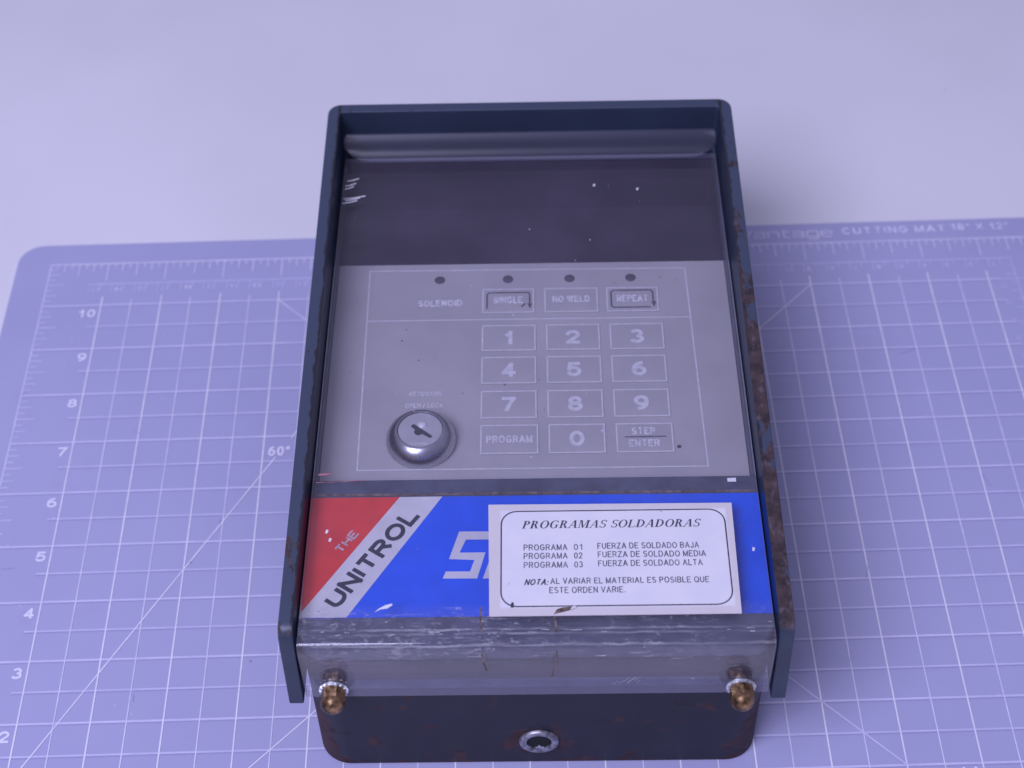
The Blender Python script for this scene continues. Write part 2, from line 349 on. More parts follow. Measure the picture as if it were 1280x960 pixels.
# single-stroke sans letters, cap height 1: (advance, [polylines])
G = {
 'A': (.72, [[(0, 0), (.36, 1), (.72, 0)], [(.14, .33), (.58, .33)]]),
 'B': (.62, [[(0, 0), (0, 1), (.34, 1)] + arc_(.34, .76, .24, .24, 90, -90)[1:] + [(0, .52)], [(.34, .52)] + arc_(.36, .26, .26, .26, 90, -90) + [(0, 0)]]),
 'C': (.70, [arc_(.36, .5, .36, .5, 42, 318, 18)]),
 'D': (.68, [[(0, 0), (0, 1), (.28, 1)] + arc_(.28, .5, .40, .5, 90, -90, 14)[1:] + [(0, 0)]]),
 'E': (.58, [[(.58, 1), (0, 1), (0, 0), (.58, 0)], [(0, .53), (.52, .53)]]),
 'F': (.54, [[(.54, 1), (0, 1), (0, 0)], [(0, .52), (.46, .52)]]),
 'G': (.74, [arc_(.37, .5, .37, .5, 45, 330, 18) + [(.72, .46), (.42, .46)]]),
 'H': (.64, [[(0, 0), (0, 1)], [(.64, 0), (.64, 1)], [(0, .52), (.64, .52)]]),
 'I': (.02, [[(.01, 0), (.01, 1)]]),
 'J': (.44, [[(.44, 1), (.44, .25)] + arc_(.22, .24, .22, .24, 0, -180, 8)[1:]]),
 'K': (.62, [[(0, 0), (0, 1)], [(.58, 1), (0, .38)], [(.20, .58), (.62, 0)]]),
 'L': (.52, [[(0, 1), (0, 0), (.52, 0)]]),
 'M': (.76, [[(0, 0), (0, 1), (.38, .05), (.76, 1), (.76, 0)]]),
 'N': (.64, [[(0, 0), (0, 1), (.64, 0), (.64, 1)]]),
 'O': (.76, [arc_(.38, .5, .38, .5, 90, 450, 24)]),
 'P': (.60, [[(0, 0), (0, 1), (.34, 1)] + arc_(.34, .74, .26, .26, 90, -90)[1:] + [(0, .48)]]),
 'Q': (.76, [arc_(.38, .5, .38, .5, 90, 450, 24), [(.45, .22), (.76, -.04)]]),
 'R': (.64, [[(0, 0), (0, 1), (.36, 1)] + arc_(.36, .75, .25, .25, 90, -90)[1:] + [(0, .50)], [(.36, .50), (.64, 0)]]),
 'S': (.60, [arc_(.30, .745, .27, .255, 25, 270, 12) + arc_(.30, .255, .30, .255, 90, -155, 12)[1:]]),
 'T': (.64, [[(0, 1), (.64, 1)], [(.32, 1), (.32, 0)]]),
 'U': (.64, [[(0, 1), (0, .32)] + arc_(.32, .32, .32, .32, 180, 360, 12)[1:] + [(.64, 1)]]),
 'V': (.66, [[(0, 1), (.33, 0), (.66, 1)]]),
 'W': (.96, [[(0, 1), (.24, 0), (.48, 1), (.72, 0), (.96, 1)]]),
 'X': (.64, [[(0, 0), (.64, 1)], [(0, 1), (.64, 0)]]),
 'Y': (.66, [[(0, 1), (.33, .46), (.66, 1)], [(.33, .46), (.33, 0)]]),
 'Z': (.62, [[(0, 1), (.62, 1), (0, 0), (.62, 0)]]),
 '0': (.54, [arc_(.27, .5, .27, .5, 90, 450, 22)]),
 '1': (.34, [[(.02, .74), (.18, .84), (.28, 1), (.28, 0)]]),
 '2': (.54, [arc_(.27, .73, .26, .27, 170, -30, 12) + [(0, 0), (.54, 0)]]),
 '3': (.54, [arc_(.26, .75, .24, .25, 160, -90, 12), arc_(.26, .26, .28, .26, 90, -165, 12)]),
 '4': (.58, [[(.42, 0), (.42, 1), (0, .26), (.58, .26)]]),
 '5': (.54, [[(.50, 1), (.10, 1), (.04, .50)] + arc_(.26, .32, .28, .32, 125, -150, 14)]),
 '6': (.54, [arc_(.27, .31, .27, .31, 0, 360, 18), arc_(.42, .42, .42, .58, 180, 82, 10)]),
 '7': (.52, [[(0, 1), (.52, 1), (.30, .50), (.16, 0)]]),
 '8': (.54, [arc_(.27, .76, .23, .24, -90, 270, 16), arc_(.27, .26, .27, .26, 90, 450, 16)]),
 '9': (.54, [arc_(.27, .69, .27, .31, 180, 540, 18), arc_(.12, .58, .42, .58, 0, -98, 10)]),
 '/': (.40, [[(0, 0), (.40, 1)]]), ':': (.04, [[(0, .02), (.04, .02)], [(0, .55), (.04, .55)]]), '.': (.04, [[(0, .02), (.05, .02)]]),
 '"': (.20, [[(.02, 1), (0, .72)], [(.20, 1), (.18, .72)]]), '\u00b0': (.24, [arc_(.12, .86, .12, .13, 0, 360, 10)]), ' ': (.22, []),
 'a': (.48, [[(.03, .62), (.12, .70), (.40, .70), (.46, .64), (.46, 0), (.08, 0), (0, .07), (0, .30), (.08, .38), (.46, .38)]]),
 'c': (.46, [[(.46, .62), (.38, .70), (.08, .70), (0, .62), (0, .08), (.08, 0), (.38, 0), (.46, .08)]]),
 'd': (.48, [[(.48, 1), (.48, 0), (.08, 0), (0, .08), (0, .62), (.08, .70), (.48, .70)]]),
 'e': (.48, [[(0, .36), (.48, .36), (.48, .62), (.40, .70), (.08, .70), (0, .62), (0, .08), (.08, 0), (.44, 0)]]),
 'g': (.48, [[(.48, 0), (.08, 0), (0, .08), (0, .62), (.08, .70), (.48, .70), (.48, -.22), (.42, -.30), (.05, -.30)]]),
 'm': (.70, [[(0, 0), (0, .70)], [(0, .66), (.30, .70), (.35, .60), (.35, 0)], [(.35, .62), (.62, .70), (.70, .60), (.70, 0)]]),
 'n': (.48, [[(0, 0), (0, .70)], [(0, .70), (.40, .70), (.48, .62), (.48, 0)]]),
 't': (.34, [[(.08, .95), (.08, .06), (.14, 0), (.34, 0)], [(0, .70), (.34, .70)]]),
 'v': (.50, [[(0, .70), (.16, .62), (.24, 0), (.60, .95)]]),
}
def text(s, box, z, mat, name, parent, bold=0.0, shear=0.0, rot=0.0, spacing=1.0, stroke=None, loc=None, gap=None, wide=1.0):
    """monoline lettering fitted exactly into box = (x0, x1, y0, y1), then turned by rot about the box centre"""
    x0, x1, y0, y1 = box; H = y1 - y0; W = x1 - x0
    sw = stroke if stroke else H * (0.125 + bold * 2.2)
    g = gap if gap is not None else (0.24 + sw / H * 0.9)
    pen = 0.0; lines = []
    for ch in s:
        adv, pls = G[ch]
        for p in pls: lines.append([(pen + a + shear * b, b) for a, b in p])
        pen += adv + g * (0.6 if ch == ' ' else 1.0)
    xs = [p[0] for l in lines for p in l]; ys = [p[1] for l in lines for p in l]
    if min(ys) > 0.01: ys.append(0)
    kx = (W - sw) / max(1e-6, max(xs) - min(xs)); ky = (H - sw) / (max(ys) - min(ys))
    if len(s) == 1 and s in '1I': kx = (H - sw) * 0.9
    cx, cy = (x0 + x1) / 2, (y0 + y1) / 2; mx, my = (max(xs) + min(xs)) / 2, (max(ys) + min(ys)) / 2
    ca, sa = math.cos(rot), math.sin(rot); q = MB(); lay = [0]
    for i, l in enumerate(lines):
        P = []
        for a, b in l:
            a = (a - mx) * kx; b = (b - my) * ky; p = (cx + a * ca - b * sa, cy + a * sa + b * ca)
            if not P or math.dist(P[-1], p) > 1e-5: P.append(p)
        if len(P) > 3 and math.dist(P[0], P[-1]) < 1e-4:
            Q = P[:-1]; nq = len(Q)
            turn = max((Vector(Q[k]) - Vector(Q[k - 1])).angle(Vector(Q[(k + 1) % nq]) - Vector(Q[k]), 0) for k in range(nq))
            if turn < math.radians(50): q.path(Q, sw, z + 0.00035 * (lay[0] % 8), closed=True); lay[0] += 1; continue
        run = [P[0]]; runs = []
        for k in range(1, len(P)):                     # break the stroke at sharp corners
            run.append(P[k])
            if k < len(P) - 1:
                d1 = Vector(P[k]) - Vector(P[k - 1]); d2 = Vector(P[k + 1]) - Vector(P[k])
                if d1.angle(d2, 0) > math.radians(38): runs.append(run); run = [P[k]]
        runs.append(run)
        for r_ in runs:
            e = sw * 0.42 if len(runs) > 1 or math.dist(P[0], P[-1]) < sw else 0
            d0 = (Vector(r_[0]) - Vector(r_[1])).normalized() * e; d1 = (Vector(r_[-1]) - Vector(r_[-2])).normalized() * e
            r_[0] = tuple(Vector(r_[0]) + d0); r_[-1] = tuple(Vector(r_[-1]) + d1)
            q.path(r_, sw, z + 0.00035 * (lay[0] % 8)); lay[0] += 1
    return q.obj(name, mat, parent, loc=loc)

# ================================================================== SETTING
MT = 0.06                                             # mat thickness; the mat's top face is z = 0
MB().quad((-70, -45, -MT), (85, -45, -MT), (85, 90, -MT), (-70, 90, -MT)).obj("table_surface", M_table)["kind"] = "structure"

# ================================================================== CUTTING MAT
mat = bpy.data.objects.new("cutting_mat", None); col.objects.link(mat); mat.location = (0, 0, -MT * IN)
tag(mat, "translucent purple cutting mat printed with a white inch grid, lying under the control box", "cutting mat")
mb = MB(); mb.prism(rrect(-0.6, 17.6, -0.5, 11.5, 0.42, 10), 0, MT)
mb.obj("mat_sheet", M_mat, mat, bevel=0.015, angle=60)
def mline(a, b, w_, m, z=0.0):
    q = MB(); q.line(a, b, w_, MT + 0.004 + z)
    return q.obj("grid_line", m, mat)
XI = [i * 0.5 for i in range(2, 33)]
for X in XI:
    full = abs(X - round(X)) < 0.01
    jx = random.uniform(-.004, .004)
    mline((X + jx, 0.80 if full else 0.86), (X + jx, 10.2 if full else 10.13), 0.022 if full else 0.018, M_ink_v if full else M_ink_vh, 0.002)
for i in range(2, 22 - 1):
    Y = i * 0.5; full = i % 2 == 0
    mline((0.02 if full else 0.83, Y), (16.22, Y), 0.034 if full else 0.03, M_ink_h if full else M_ink_hh, 0)
    mline((0.02 if full else 0.83, Y - 0.026), (16.22, Y - 0.026), 0.016, M_groove_shade_cut, 0)  # dark line on the near side paints in the groove's shade
# diagonals of the lozenge and the 60 degree guide
mline((4, 1), (8.5, 5.5), 0.018, M_ink_v, 0.004); mline((13, 1), (8.5, 5.5), 0.026, M_ink_h, 0.004)
mline((4, 10), (8.5, 5.5), 0.030, M_ink_h, 0.004); mline((13, 10), (8.5, 5.5), 0.018, M_ink_v, 0.004)
k60 = math.sqrt(3)
mline((0.98, 1), (0.98 + 5.58 / k60, 6.58), 0.020, M_ink_v, 0.004)
mline((0.98 + 5.95 / k60, 6.95), (0.98 + 9 / k60, 10), 0.020, M_ink_v, 0.004)
# inch ruler round the edge
q = MB(); zt = MT + 0.004
for a, b in (((0, 11), (17, 11)), ((0, 0), (17, 0))): q.line(a, b, 0.028, zt)
for a, b in (((0, 0), (0, 11)), ((17, 0), (17, 11))): q.line(a, b, 0.020, zt + 0.001)
for i in range(1, 17 * 8):
    X = i / 8; L_ = 0.42 if i % 8 == 0 else 0.30 if i % 4 == 0 else 0.19 if i % 2 == 0 else 0.11
    for Y, s in ((11, -1), (0, 1)): q.line((X, Y), (X, Y + s * L_), 0.018, zt + 0.002)
o = q.obj("inch_scale", M_ink_vh, mat); o["kind"] = "stuff"
q = MB()
for i in range(1, 11 * 8):
    if i % 8 == 0: continue
    Y = i / 8; L_ = 0.30 if i % 4 == 0 else 0.20 if i % 2 == 0 else 0.13
    q.line((0, Y), (L_, Y), 0.026, zt + 0.002); q.line((17, Y), (17 - L_, Y), 0.026, zt + 0.002)
for Y in range(1, 11): q.line((16.25, Y), (17, Y), 0.026, zt + 0.002)
o = q.obj("inch_scale", M_ink_hh, mat); o["kind"] = "stuff"
# centimetre ruler
q = MB(); CM = 1 / 2.54; X1 = 16.48; X0 = X1 - 40 * CM
q.line((X0, 10.5), (X1, 10.5), 0.028, zt)
q.line((X1, 10.5), (X1, 0.65), 0.022, zt + 0.001)
for i in range(0, 81):
    X = X0 + i * CM / 2
    q.line((X, 10.5), (X, 10.5 - (0.2 if i % 2 == 0 else 0.11)), 0.016, zt + 0.003)
for i in range(1, 50):
    Y = 10.5 - i * CM / 2
    q.line((X1, Y), (X1 - (0.16 if i % 2 == 0 else 0.09), Y), 0.022, zt + 0.003)
o = q.obj("centimetre_scale", M_ink_hh, mat); o["kind"] = "stuff"
for n in range(1, 41):
    X = X1 - n * CM + 0.05; s = str(n)
    wd = 0.075 if len(s) == 1 else 0.16
    text(s, (X, X + wd, 10.32, 10.42), zt + 0.002, M_ink_h if n % 3 else M_ink_worn, "numeral", mat, rot=math.pi, bold=0.01)
text("cm", (X1 - CM + 0.17, X1 - CM + 0.33, 10.34, 10.40), zt + 0.002, M_ink_hh, "unit_mark", mat, rot=math.pi)
for n in range(1, 25):
    Y = 10.5 - n * CM + 0.10
    if n > 1: text(str(n), (16.16, 16.27, Y - 0.04, Y + 0.05), zt + 0.002, M_ink_hh, "numeral", mat, rot=math.pi / 2, bold=0.01)
for n in range(1, 11):
    s = str(n); x1 = 0.93; wd = 0.15 if n < 10 else 0.28
    text(s, (x1 - wd, x1, n - 0.28, n - 0.10), zt + 0.002, M_ink_num, "numeral", mat, bold=0.035, spacing=1.1)
for n in range(1, 17):
    s = str(n); wd = 0.15 if n < 10 else 0.27
    text(s, (n - 0.06 - wd, n - 0.06, 0.76, 0.945), zt + 0.002, M_ink_num, "numeral", mat, bold=0.035, spacing=1.1)
text("60\u00b0", (4.08, 4.42, 6.60, 6.79), zt + 0.006, M_ink_num, "angle_mark", mat, bold=0.03, spacing=1.15)
text("Advantage", (11.34, 13.55, 11.08, 11.37), zt + 0.002, M_ink_worn, "lettering", mat, stroke=0.028, gap=0.16)
text("CUTTING MAT", (13.72, 15.52, 11.19, 11.36), zt + 0.002, M_ink_worn, "lettering", mat, stroke=0.034)
text('18" X 12"', (15.62, 16.62, 11.21, 11.38), zt + 0.002, M_ink_worn, "lettering", mat, stroke=0.030)

random.seed(21)
for (x, y, a, L_) in ((12.95, 4.0, 75, .22), (12.5, 2.62, 80, .14), (2.55, 2.3, 95, .12), (14.2, 8.35, 20, .3), (1.9, 7.2, -30, .18), (3.45, 5.3, 88, .10), (15.1, 5.6, 110, .25), (0.3, 4.6, 5, .2)):
    dx, dy = math.cos(math.radians(a)) * L_, math.sin(math.radians(a)) * L_
    q = MB(); q.line((x, y), (x + dx, y + dy), 0.010, zt + 0.004); q.obj("knife_cut", M_groove_shade_cut, mat)
q = MB()
for k in range(60):
    x = random.uniform(-0.5, 16.5); y = random.uniform(0.2, 11.3); a = random.uniform(0, 6.28); L_ = random.uniform(.01, .06)
    q.line((x, y), (x + L_ * math.cos(a), y + L_ * math.sin(a)), 0.006, zt + 0.005)
o = q.obj("lint", M_ink_num, mat); o["kind"] = "stuff"

# ================================================================== CONTROL BOX
dev = bpy.data.objects.new("welding_controller", None); col.objects.link(dev)
dev.location = Vector((8.1, 1.24, 0.012)) * IN; dev.rotation_euler = (0, 0, math.radians(-1.2))
tag(dev, "worn blue grey steel welding controller with keypad, key lock and clear cover", "control box")

# body: drawn box with rounded upright corners
HW = 2.91
body = MB(); body.prism(rrect(-HW, HW, -0.045, 9.18, (0.42, 0.42, 0.12, 0.12), 10), 0, 2.49)
body_o = body.obj("enclosure_body", M_body, dev, bevel=0.03, seg=2, angle=60)
# front deck carrying the name badge, folded rim and side rails
deck = MB(); deck.prism(rrect(-HW + 0.002, HW - 0.002, 0.004, 2.585, (0.30, 0.30, 0.02, 0.02), 8), 2.491, 2.785)
deck.obj("badge_deck", M_deck, dev, bevel=0.02)
rail = MB(); rail.prism([(0.0, 2.28), (0.0, 1.92), (-0.055, 1.94), (-0.062, 2.05), (-0.012, 2.28)], -HW + 0.35, HW - 0.35)
rail.obj("folded_rim", M_deck, dev, xf=Matrix(((0, 0, 1, 0), (1, 0, 0, 0), (0, 1, 0, 0), (0, 0, 0, 1))))
for s in (-1, 1):
    q = MB(); q.box(min(s * 2.875, s * 2.912), max(s * 2.875, s * 2.912), 2.59, 9.17, 2.492, 2.78)
    q.obj("side_rail", M_deck, dev)

# hood: one bent steel strap, thick plate, open at the front and the top, rising towards the back
T = 0.185; HO = 3.11; VB = 9.355; RO = 0.2; RI = 0.06; ZB = 1.70
def topz(v): return 3.085 + (v - 0.15) * 0.0553
st = []
def station(o, i): st.append((o, i))
front = None
vs_left = [0.45, 1.5, 3, 4.5, 6, 7.5, 8.7]
outer = [(-HO, v) for v in vs_left]; inner = [(-HO + T, v) for v in vs_left]
for k in range(7):
    a = math.radians(180 - 90 * k / 6)
    outer.append((-HO + RO + RO * math.cos(a), VB - RO + RO * math.sin(a)))
    inner.append((-HO + T + RI + RI * math.cos(a), VB - T - RI + RI * math.sin(a)))
for u in (-2, -1, 0): outer.append((u, VB)); inner.append((u, VB - T))
outer += [(-a, b) for a, b in outer[:-1]][::-1]; inner += [(-a, b) for a, b in inner[:-1]][::-1]
hood = MB()
def ring(o, i, fr=None):
    if fr:      # slanting front end with its rounded nose
        s = o[0]; si = i[0]
        prof = [(-0.12, ZB), (-0.06, 2.25), (0.0, 2.86), (0.035, 2.98), (0.10, 3.06), (0.19, 3.087)]
    else:
        zt_ = topz(o[1]); prof = [(None, ZB), (None, 2.25), (None, 2.80), (None, zt_ - 0.12), (None, zt_ - 0.05), (None, zt_)]
    r = [((o[0], (v if v is not None else o[1]), z)) for v, z in prof] + [((i[0], (v if v is not None else i[1]), z)) for v, z in prof[::-1]]
    return r
rings = [ring((-HO, 0), (-HO + T, 0), True)] + [ring(a, b) for a, b in zip(outer, inner)] + [ring((HO, 0), (HO - T, 0), True)]
vv = [p for r in rings for p in r]; ff = []
N = 12
for k in range(len(rings) - 1):
    for j in range(N):
        a = k * N + j; b = k * N + (j + 1) % N
        ff.append((a, b, b + N, a + N))
for base, flip in ((0, True), ((len(rings) - 1) * N, False)):
    for j in range(5):
        f = (base + j, base + j + 1, base + N - 2 - j, base + N - 1 - j)
        ff.append(f[::-1] if flip else f)
hood.add(vv, ff)
hood.obj("hood", M_hood, dev, smooth=True, bevel=0.016, seg=2, angle=40)

# membrane panel and display window
ZP = 2.55
q = MB(); q.box(-2.868, 2.868, 2.59, 6.845, 2.492, ZP)
panel = q.obj("front_panel", M_panel, dev)
q = MB(); q.box(-2.868, 2.868, 6.85, 9.17, 2.492, ZP + 0.004)
q.obj("display_window", M_window, dev, bevel=0.006)
pz = ZP + 0.004
q = MB(); q.path([(-2.37, 2.93), (2.33, 2.93), (2.28, 6.70), (-2.405, 6.72)], 0.020, pz, closed=True); q.line((-2.395, 5.69), (2.29, 5.69), 0.020, pz + .001)
q.obj("panel_border", M_print, panel)
text("SOLENOID", (-1.665, -1.015, 5.965, 6.10), pz, M_print_worn, "lettering", panel, bold=0.045, spacing=1.1)
text("KEYBOARD", (-1.725, -1.27, 4.235, 4.32), pz, M_print_worn, "lettering", panel, bold=0.02, spacing=1.1)
text("OPEN / LOCK", (-1.77, -1.25, 4.02, 4.105), pz, M_print_worn, "lettering", panel, bold=0.02, spacing=1.1)
q = MB(); q.lathe([(0.03, pz), (0.001, pz + .002)], (1.966, 3.273), 10); q.obj("ink_spot", M_dark_print, panel)
# small marks of dirt on the panel
random.seed(3)
q = MB()
for k in range(26):
    cx = random.uniform(-2.7, 2.8); cy = random.uniform(2.85, 6.7); r = random.uniform(0.006, 0.016)
    q.poly([(cx + r * random.uniform(.6, 1.4) * math.cos(a), cy + r * random.uniform(.6, 1.4) * math.sin(a)) for a in [i * math.pi / 3 for i in range(6)]], pz + .003)
o = q.obj("dirt_specks", M_dirt, panel); o["kind"] = "stuff"

def key(x0, x1, y0, y1, build, border=M_print):
    cx, cy = (x0 + x1) / 2, (y0 + y1) / 2; hx, hy = (x1 - x0) / 2, (y1 - y0) / 2
    q = MB(); q.prism(rrect(-hx, hx, -hy, hy, 0.02, 3), 0, 0.012)
    k = q.obj("key", M_panel, dev, bevel=0.004, angle=50, loc=(cx, cy, ZP + 0.001))
    e = 0.010
    q = MB(); q.path([(-hx + e, -hy + e), (hx - e, -hy + e), (hx - e, hy - e), (-hx + e, hy - e)], 0.020, 0.0145, closed=True)
    q.obj("key_border", border, k)
    build(k)
    return k
def digit(s):
    def b(k):
        wd = {'1': 0.13}.get(s, 0.205)
        text(s, (-wd / 2, wd / 2, -0.135, 0.135), 0.0145, M_print, "lettering", k, stroke=0.058)
    return b
XS = [(-0.725, 0.050), (0.198, 0.968), (1.112, 1.882)]
YS = [(5.065, 5.565), (4.440, 4.945), (3.805, 4.305)]
n = 1
for y0, y1 in YS:
    for x0, x1 in XS:
        key(x0, x1, y0, y1, digit(str(n))); n += 1
YB = (3.175, 3.685)
key(-0.725, 0.065, *YB, lambda k: text("PROGRAM", (-0.315, 0.315, -0.065, 0.065), 0.0145, M_print, "lettering", k, bold=0.03, spacing=1.08))
key(0.205, 0.975, *YB, digit('0'))
def step_enter(k):
    text("STEP", (-0.17, 0.15, 0.055, 0.18), 0.0145, M_print_worn, "lettering", k, bold=0.03, spacing=1.08)
    text("ENTER", (-0.22, 0.20, -0.16, -0.035), 0.0145, M_print_worn, "lettering", k, bold=0.03, spacing=1.08)
    q = MB(); q.line((-0.27, 0.012), (0.29, 0.016), 0.020, 0.0155); q.obj("divider_line", M_dark_print, k)
key(1.122, 1.897, *YB, step_enter)
YM = (5.812, 6.302)
def single(k):
    text("SINGLE", (-0.215, 0.215, -0.055, 0.085), 0.0145, M_print_worn, "lettering", k, bold=0.03, spacing=1.05)
    q = MB(); q.path([(-0.31, -0.16), (-0.31, 0.13), (-0.28, 0.165), (0.29, 0.165), (0.315, 0.13), (0.315, -0.10)], 0.024, 0.0155)
    q.poly([(0.28, -0.06), (0.35, -0.06), (0.315, -0.17)], 0.0160)
    q.line((0.19, -0.13), (0.25, -0.06), 0.024, 0.0160)
    q.obj("cycle_arrow", M_dark_print, k)
def noweld(k): text("NO WELD", (-0.275, 0.275, -0.045, 0.085), 0.0145, M_print_worn, "lettering", k, bold=0.03, spacing=1.05)
def repeat(k):
    text("REPEAT", (-0.23, 0.23, -0.055, 0.085), 0.0145, M_print_worn, "lettering", k, bold=0.03, spacing=1.05)
    q = MB(); q.path([(0.26, -0.165), (-0.28, -0.165), (-0.31, -0.13), (-0.31, 0.15), (-0.27, 0.18), (0.27, 0.18), (0.30, 0.15), (0.305, -0.08)], 0.024, 0.0155)
    q.poly([(0.27, -0.05), (0.345, -0.05), (0.308, -0.17)], 0.0160)
    q.obj("cycle_arrow", M_dark_print, k)
key(-0.725, 0.035, *YM, single); key(0.183, 0.967, *YM, noweld); key(1.092, 1.850, *YM, repeat)
for u in (-1.36, -0.35, 0.562, 1.465):
    q = MB(); q.lathe([(0.078, 0), (0.078, 0.004), (0.070, 0.008), (0.0005, 0.010)], (0, 0), 20)
    q.obj("indicator_light", M_led, dev, smooth=True, loc=(u, 6.512, ZP + 0.002))

# key lock
LX, LY = -1.525, 3.40
q = MB()
prof = [(0.462, 0.0), (0.474, 0.035), (0.474, 0.075), (0.466, 0.12), (0.448, 0.165), (0.422, 0.208), (0.390, 0.245), (0.355, 0.275), (0.328, 0.290), (0.313, 0.292), (0.308, 0.27), (0.308, 0.20)]
q.lathe(prof, (0, 0), 64)
lock = q.obj("key_lock", M_chrome, dev, smooth=True, angle=50, loc=(LX, LY, ZP + 0.002))
q = MB(); q.lathe([(0.303, 0.15), (0.303, 0.262), (0.292, 0.276), (0.0005, 0.277)], (0.002, 0.0), 48); q.obj("lock_plug", M_plug, lock, smooth=True)
q = MB(); a = math.radians(-38); ca, sa = math.cos(a), math.sin(a)
def rotp(P): return [(x * .86 * ca - y * .8 * sa + 0.02, x * .86 * sa + y * .8 * ca - 0.03) for x, y in P]
q.poly(rotp([(-0.20, 0.00), (-0.19, -0.035), (-0.02, -0.045), (0.20, -0.030), (0.205, 0.028), (0.03, 0.038), (-0.03, 0.038), (-0.19, 0.045)]), 0.2805)
q.lathe([(0.060, 0.2790), (0.0005, 0.2792)], (-0.02, -0.04), 18)
q.obj("keyhole", M_keyway, lock)
q = MB(); q.lathe([(0.060, 0.278), (0.055, 0.30), (0.035, 0.312), (0.0005, 0.316)], (0.025, 0.075), 20); q.obj("lock_pin", M_pin, lock, smooth=True)
q = MB()
for k in range(9): q.line((-0.11 + k * 0.025, -0.225 - (0.008 if k % 2 else 0)), (-0.10 + k * 0.025, -0.262), 0.010, 0.2790)
q.obj("stamped_mark", M_chip, lock)

# name badge under the cover
BZ = 2.79
q = MB(); q.box(-2.895, 2.905, 0.43, 2.285, BZ - 0.003, BZ + 0.006)
badge = q.obj("name_badge", M_blue, dev)
bz = BZ + 0.0105
q = MB(); q.poly([(-2.895, 2.283), (-2.895, 0.50), (-1.75, 2.283)], bz); q.obj("red_field", M_red, badge)
q = MB(); q.poly([(-2.895, 0.50), (-2.895, 0.432), (-2.325, 0.432), (-1.195, 2.283), (-1.75, 2.283)], bz); q.obj("white_stripe", M_white, badge)
ang = math.atan2(1.85, 1.14)
text("UNITROL", (-2.055 - 0.86, -2.055 + 0.86, 1.325 - 0.122, 1.325 + 0.122), bz + 0.004, M_badge_ink, "lettering", badge, stroke=0.056, gap=0.27, rot=math.radians(55.5))
text("THE", (-2.395 - 0.185, -2.395 + 0.185, 1.575 - 0.062, 1.575 + 0.062), bz + 0.004, M_the, "lettering", badge, stroke=0.026, gap=0.26, rot=math.radians(55))
q = MB()
q.poly([(-0.965, 1.715), (-0.50, 1.712), (-0.535, 1.585), (-0.875, 1.588)], bz)
q.poly([(-0.965, 1.715), (-0.875, 1.588), (-0.955, 1.385), (-1.085, 1.288)], bz)
q.poly([(-1.085, 1.288), (-0.955, 1.385), (-0.625, 1.385), (-0.765, 1.270)], bz)
q.poly([(-0.765, 1.270), (-0.625, 1.385), (-0.725, 0.988), (-0.815, 1.095)], bz)
q.poly([(-0.815, 1.095), (-0.725, 0.988), (-1.158, 0.992), (-1.120, 1.098)], bz)
q.obj("lettering", M_white, badge)
q = MB(); q.poly([(-0.655, 0.985), (-0.52, 0.985), (-0.30, 1.71), (-0.44, 1.71)], bz); q.poly([(-0.43, 1.0), (-0.30, 1.0), (-0.22, 1.3), (-0.35, 1.3)], bz)
q.obj("lettering", M_white, badge)

# clear cover: sheet, bend and front lip in one extrusion
TC = 0.095; CH = 2.865; ZC = 3.05; VF = -0.165
def prof_cover():
    out = [(8.70, ZC)]
    R = 0.13
    for k in range(7):
        a = math.radians(90 + 90 * k / 6); out.append((VF + R + R * math.cos(a), ZC - R + R * math.sin(a)))
    out.append((VF, 1.94))
    inn = [(VF + TC, 1.94)]
    r = R - TC + 0.02
    for k in range(5):
        a = math.radians(180 - 90 * k / 4); inn.append((VF + TC + r + r * math.cos(a), ZC - TC - r + r * math.sin(a)))
    inn.append((8.70, ZC - TC))
    return out + inn
P = prof_cover(); n = len(P)
q = MB()
vs = [(-CH, v, z) for v, z in P] + [(CH, v, z) for v, z in P]
no = 9
for i in range(n):
    j = (i + 1) % n
    mi = 1 if (i == no - 1 - 0 or i == n - 1) else 0
    q.add([vs[i], vs[j], vs[n + j], vs[n + i]], [(0, 1, 2, 3)], mi)
# cut side edges, split into quads between outer and inner skin
out_n = 9
for s in (0, 1):
    o_ = [vs[s * n + i] for i in range(out_n)]; i_ = [vs[s * n + i] for i in range(out_n, n)][::-1]
    # o_: back -> lip end ; i_: back -> lip end
    m_ = max(len(o_), len(i_))
    for k in range(m_ - 1):
        a = o_[min(k, len(o_) - 1)]; b = o_[min(k + 1, len(o_) - 1)]
        kk = round(k * (len(i_) - 1) / (m_ - 1)); k2 = round((k + 1) * (len(i_) - 1) / (m_ - 1))
        c = i_[kk]; d = i_[k2]
        f = [a, b, d] if c == d else [a, b, d, c]
        q.add(f if s == 0 else f[::-1], [tuple(range(len(f)))], 1)
bmq = q
cover = q.obj("clear_cover", [M_acryl, M_cut], dev)
bm = bmesh.new(); bm.from_mesh(cover.data); bmesh.ops.remove_doubles(bm, verts=bm.verts, dist=1e-6)
bmesh.ops.recalc_face_normals(bm, faces=bm.faces)
for f in bm.faces: f.smooth = True
for e in bm.edges:
    if len(e.link_faces) == 2 and e.calc_face_angle(0) > math.radians(40): e.smooth = False
bm.to_mesh(cover.data); bm.free()

# turned-up rear lip of the cover (rounded lower corners)
q = MB(); prof = []
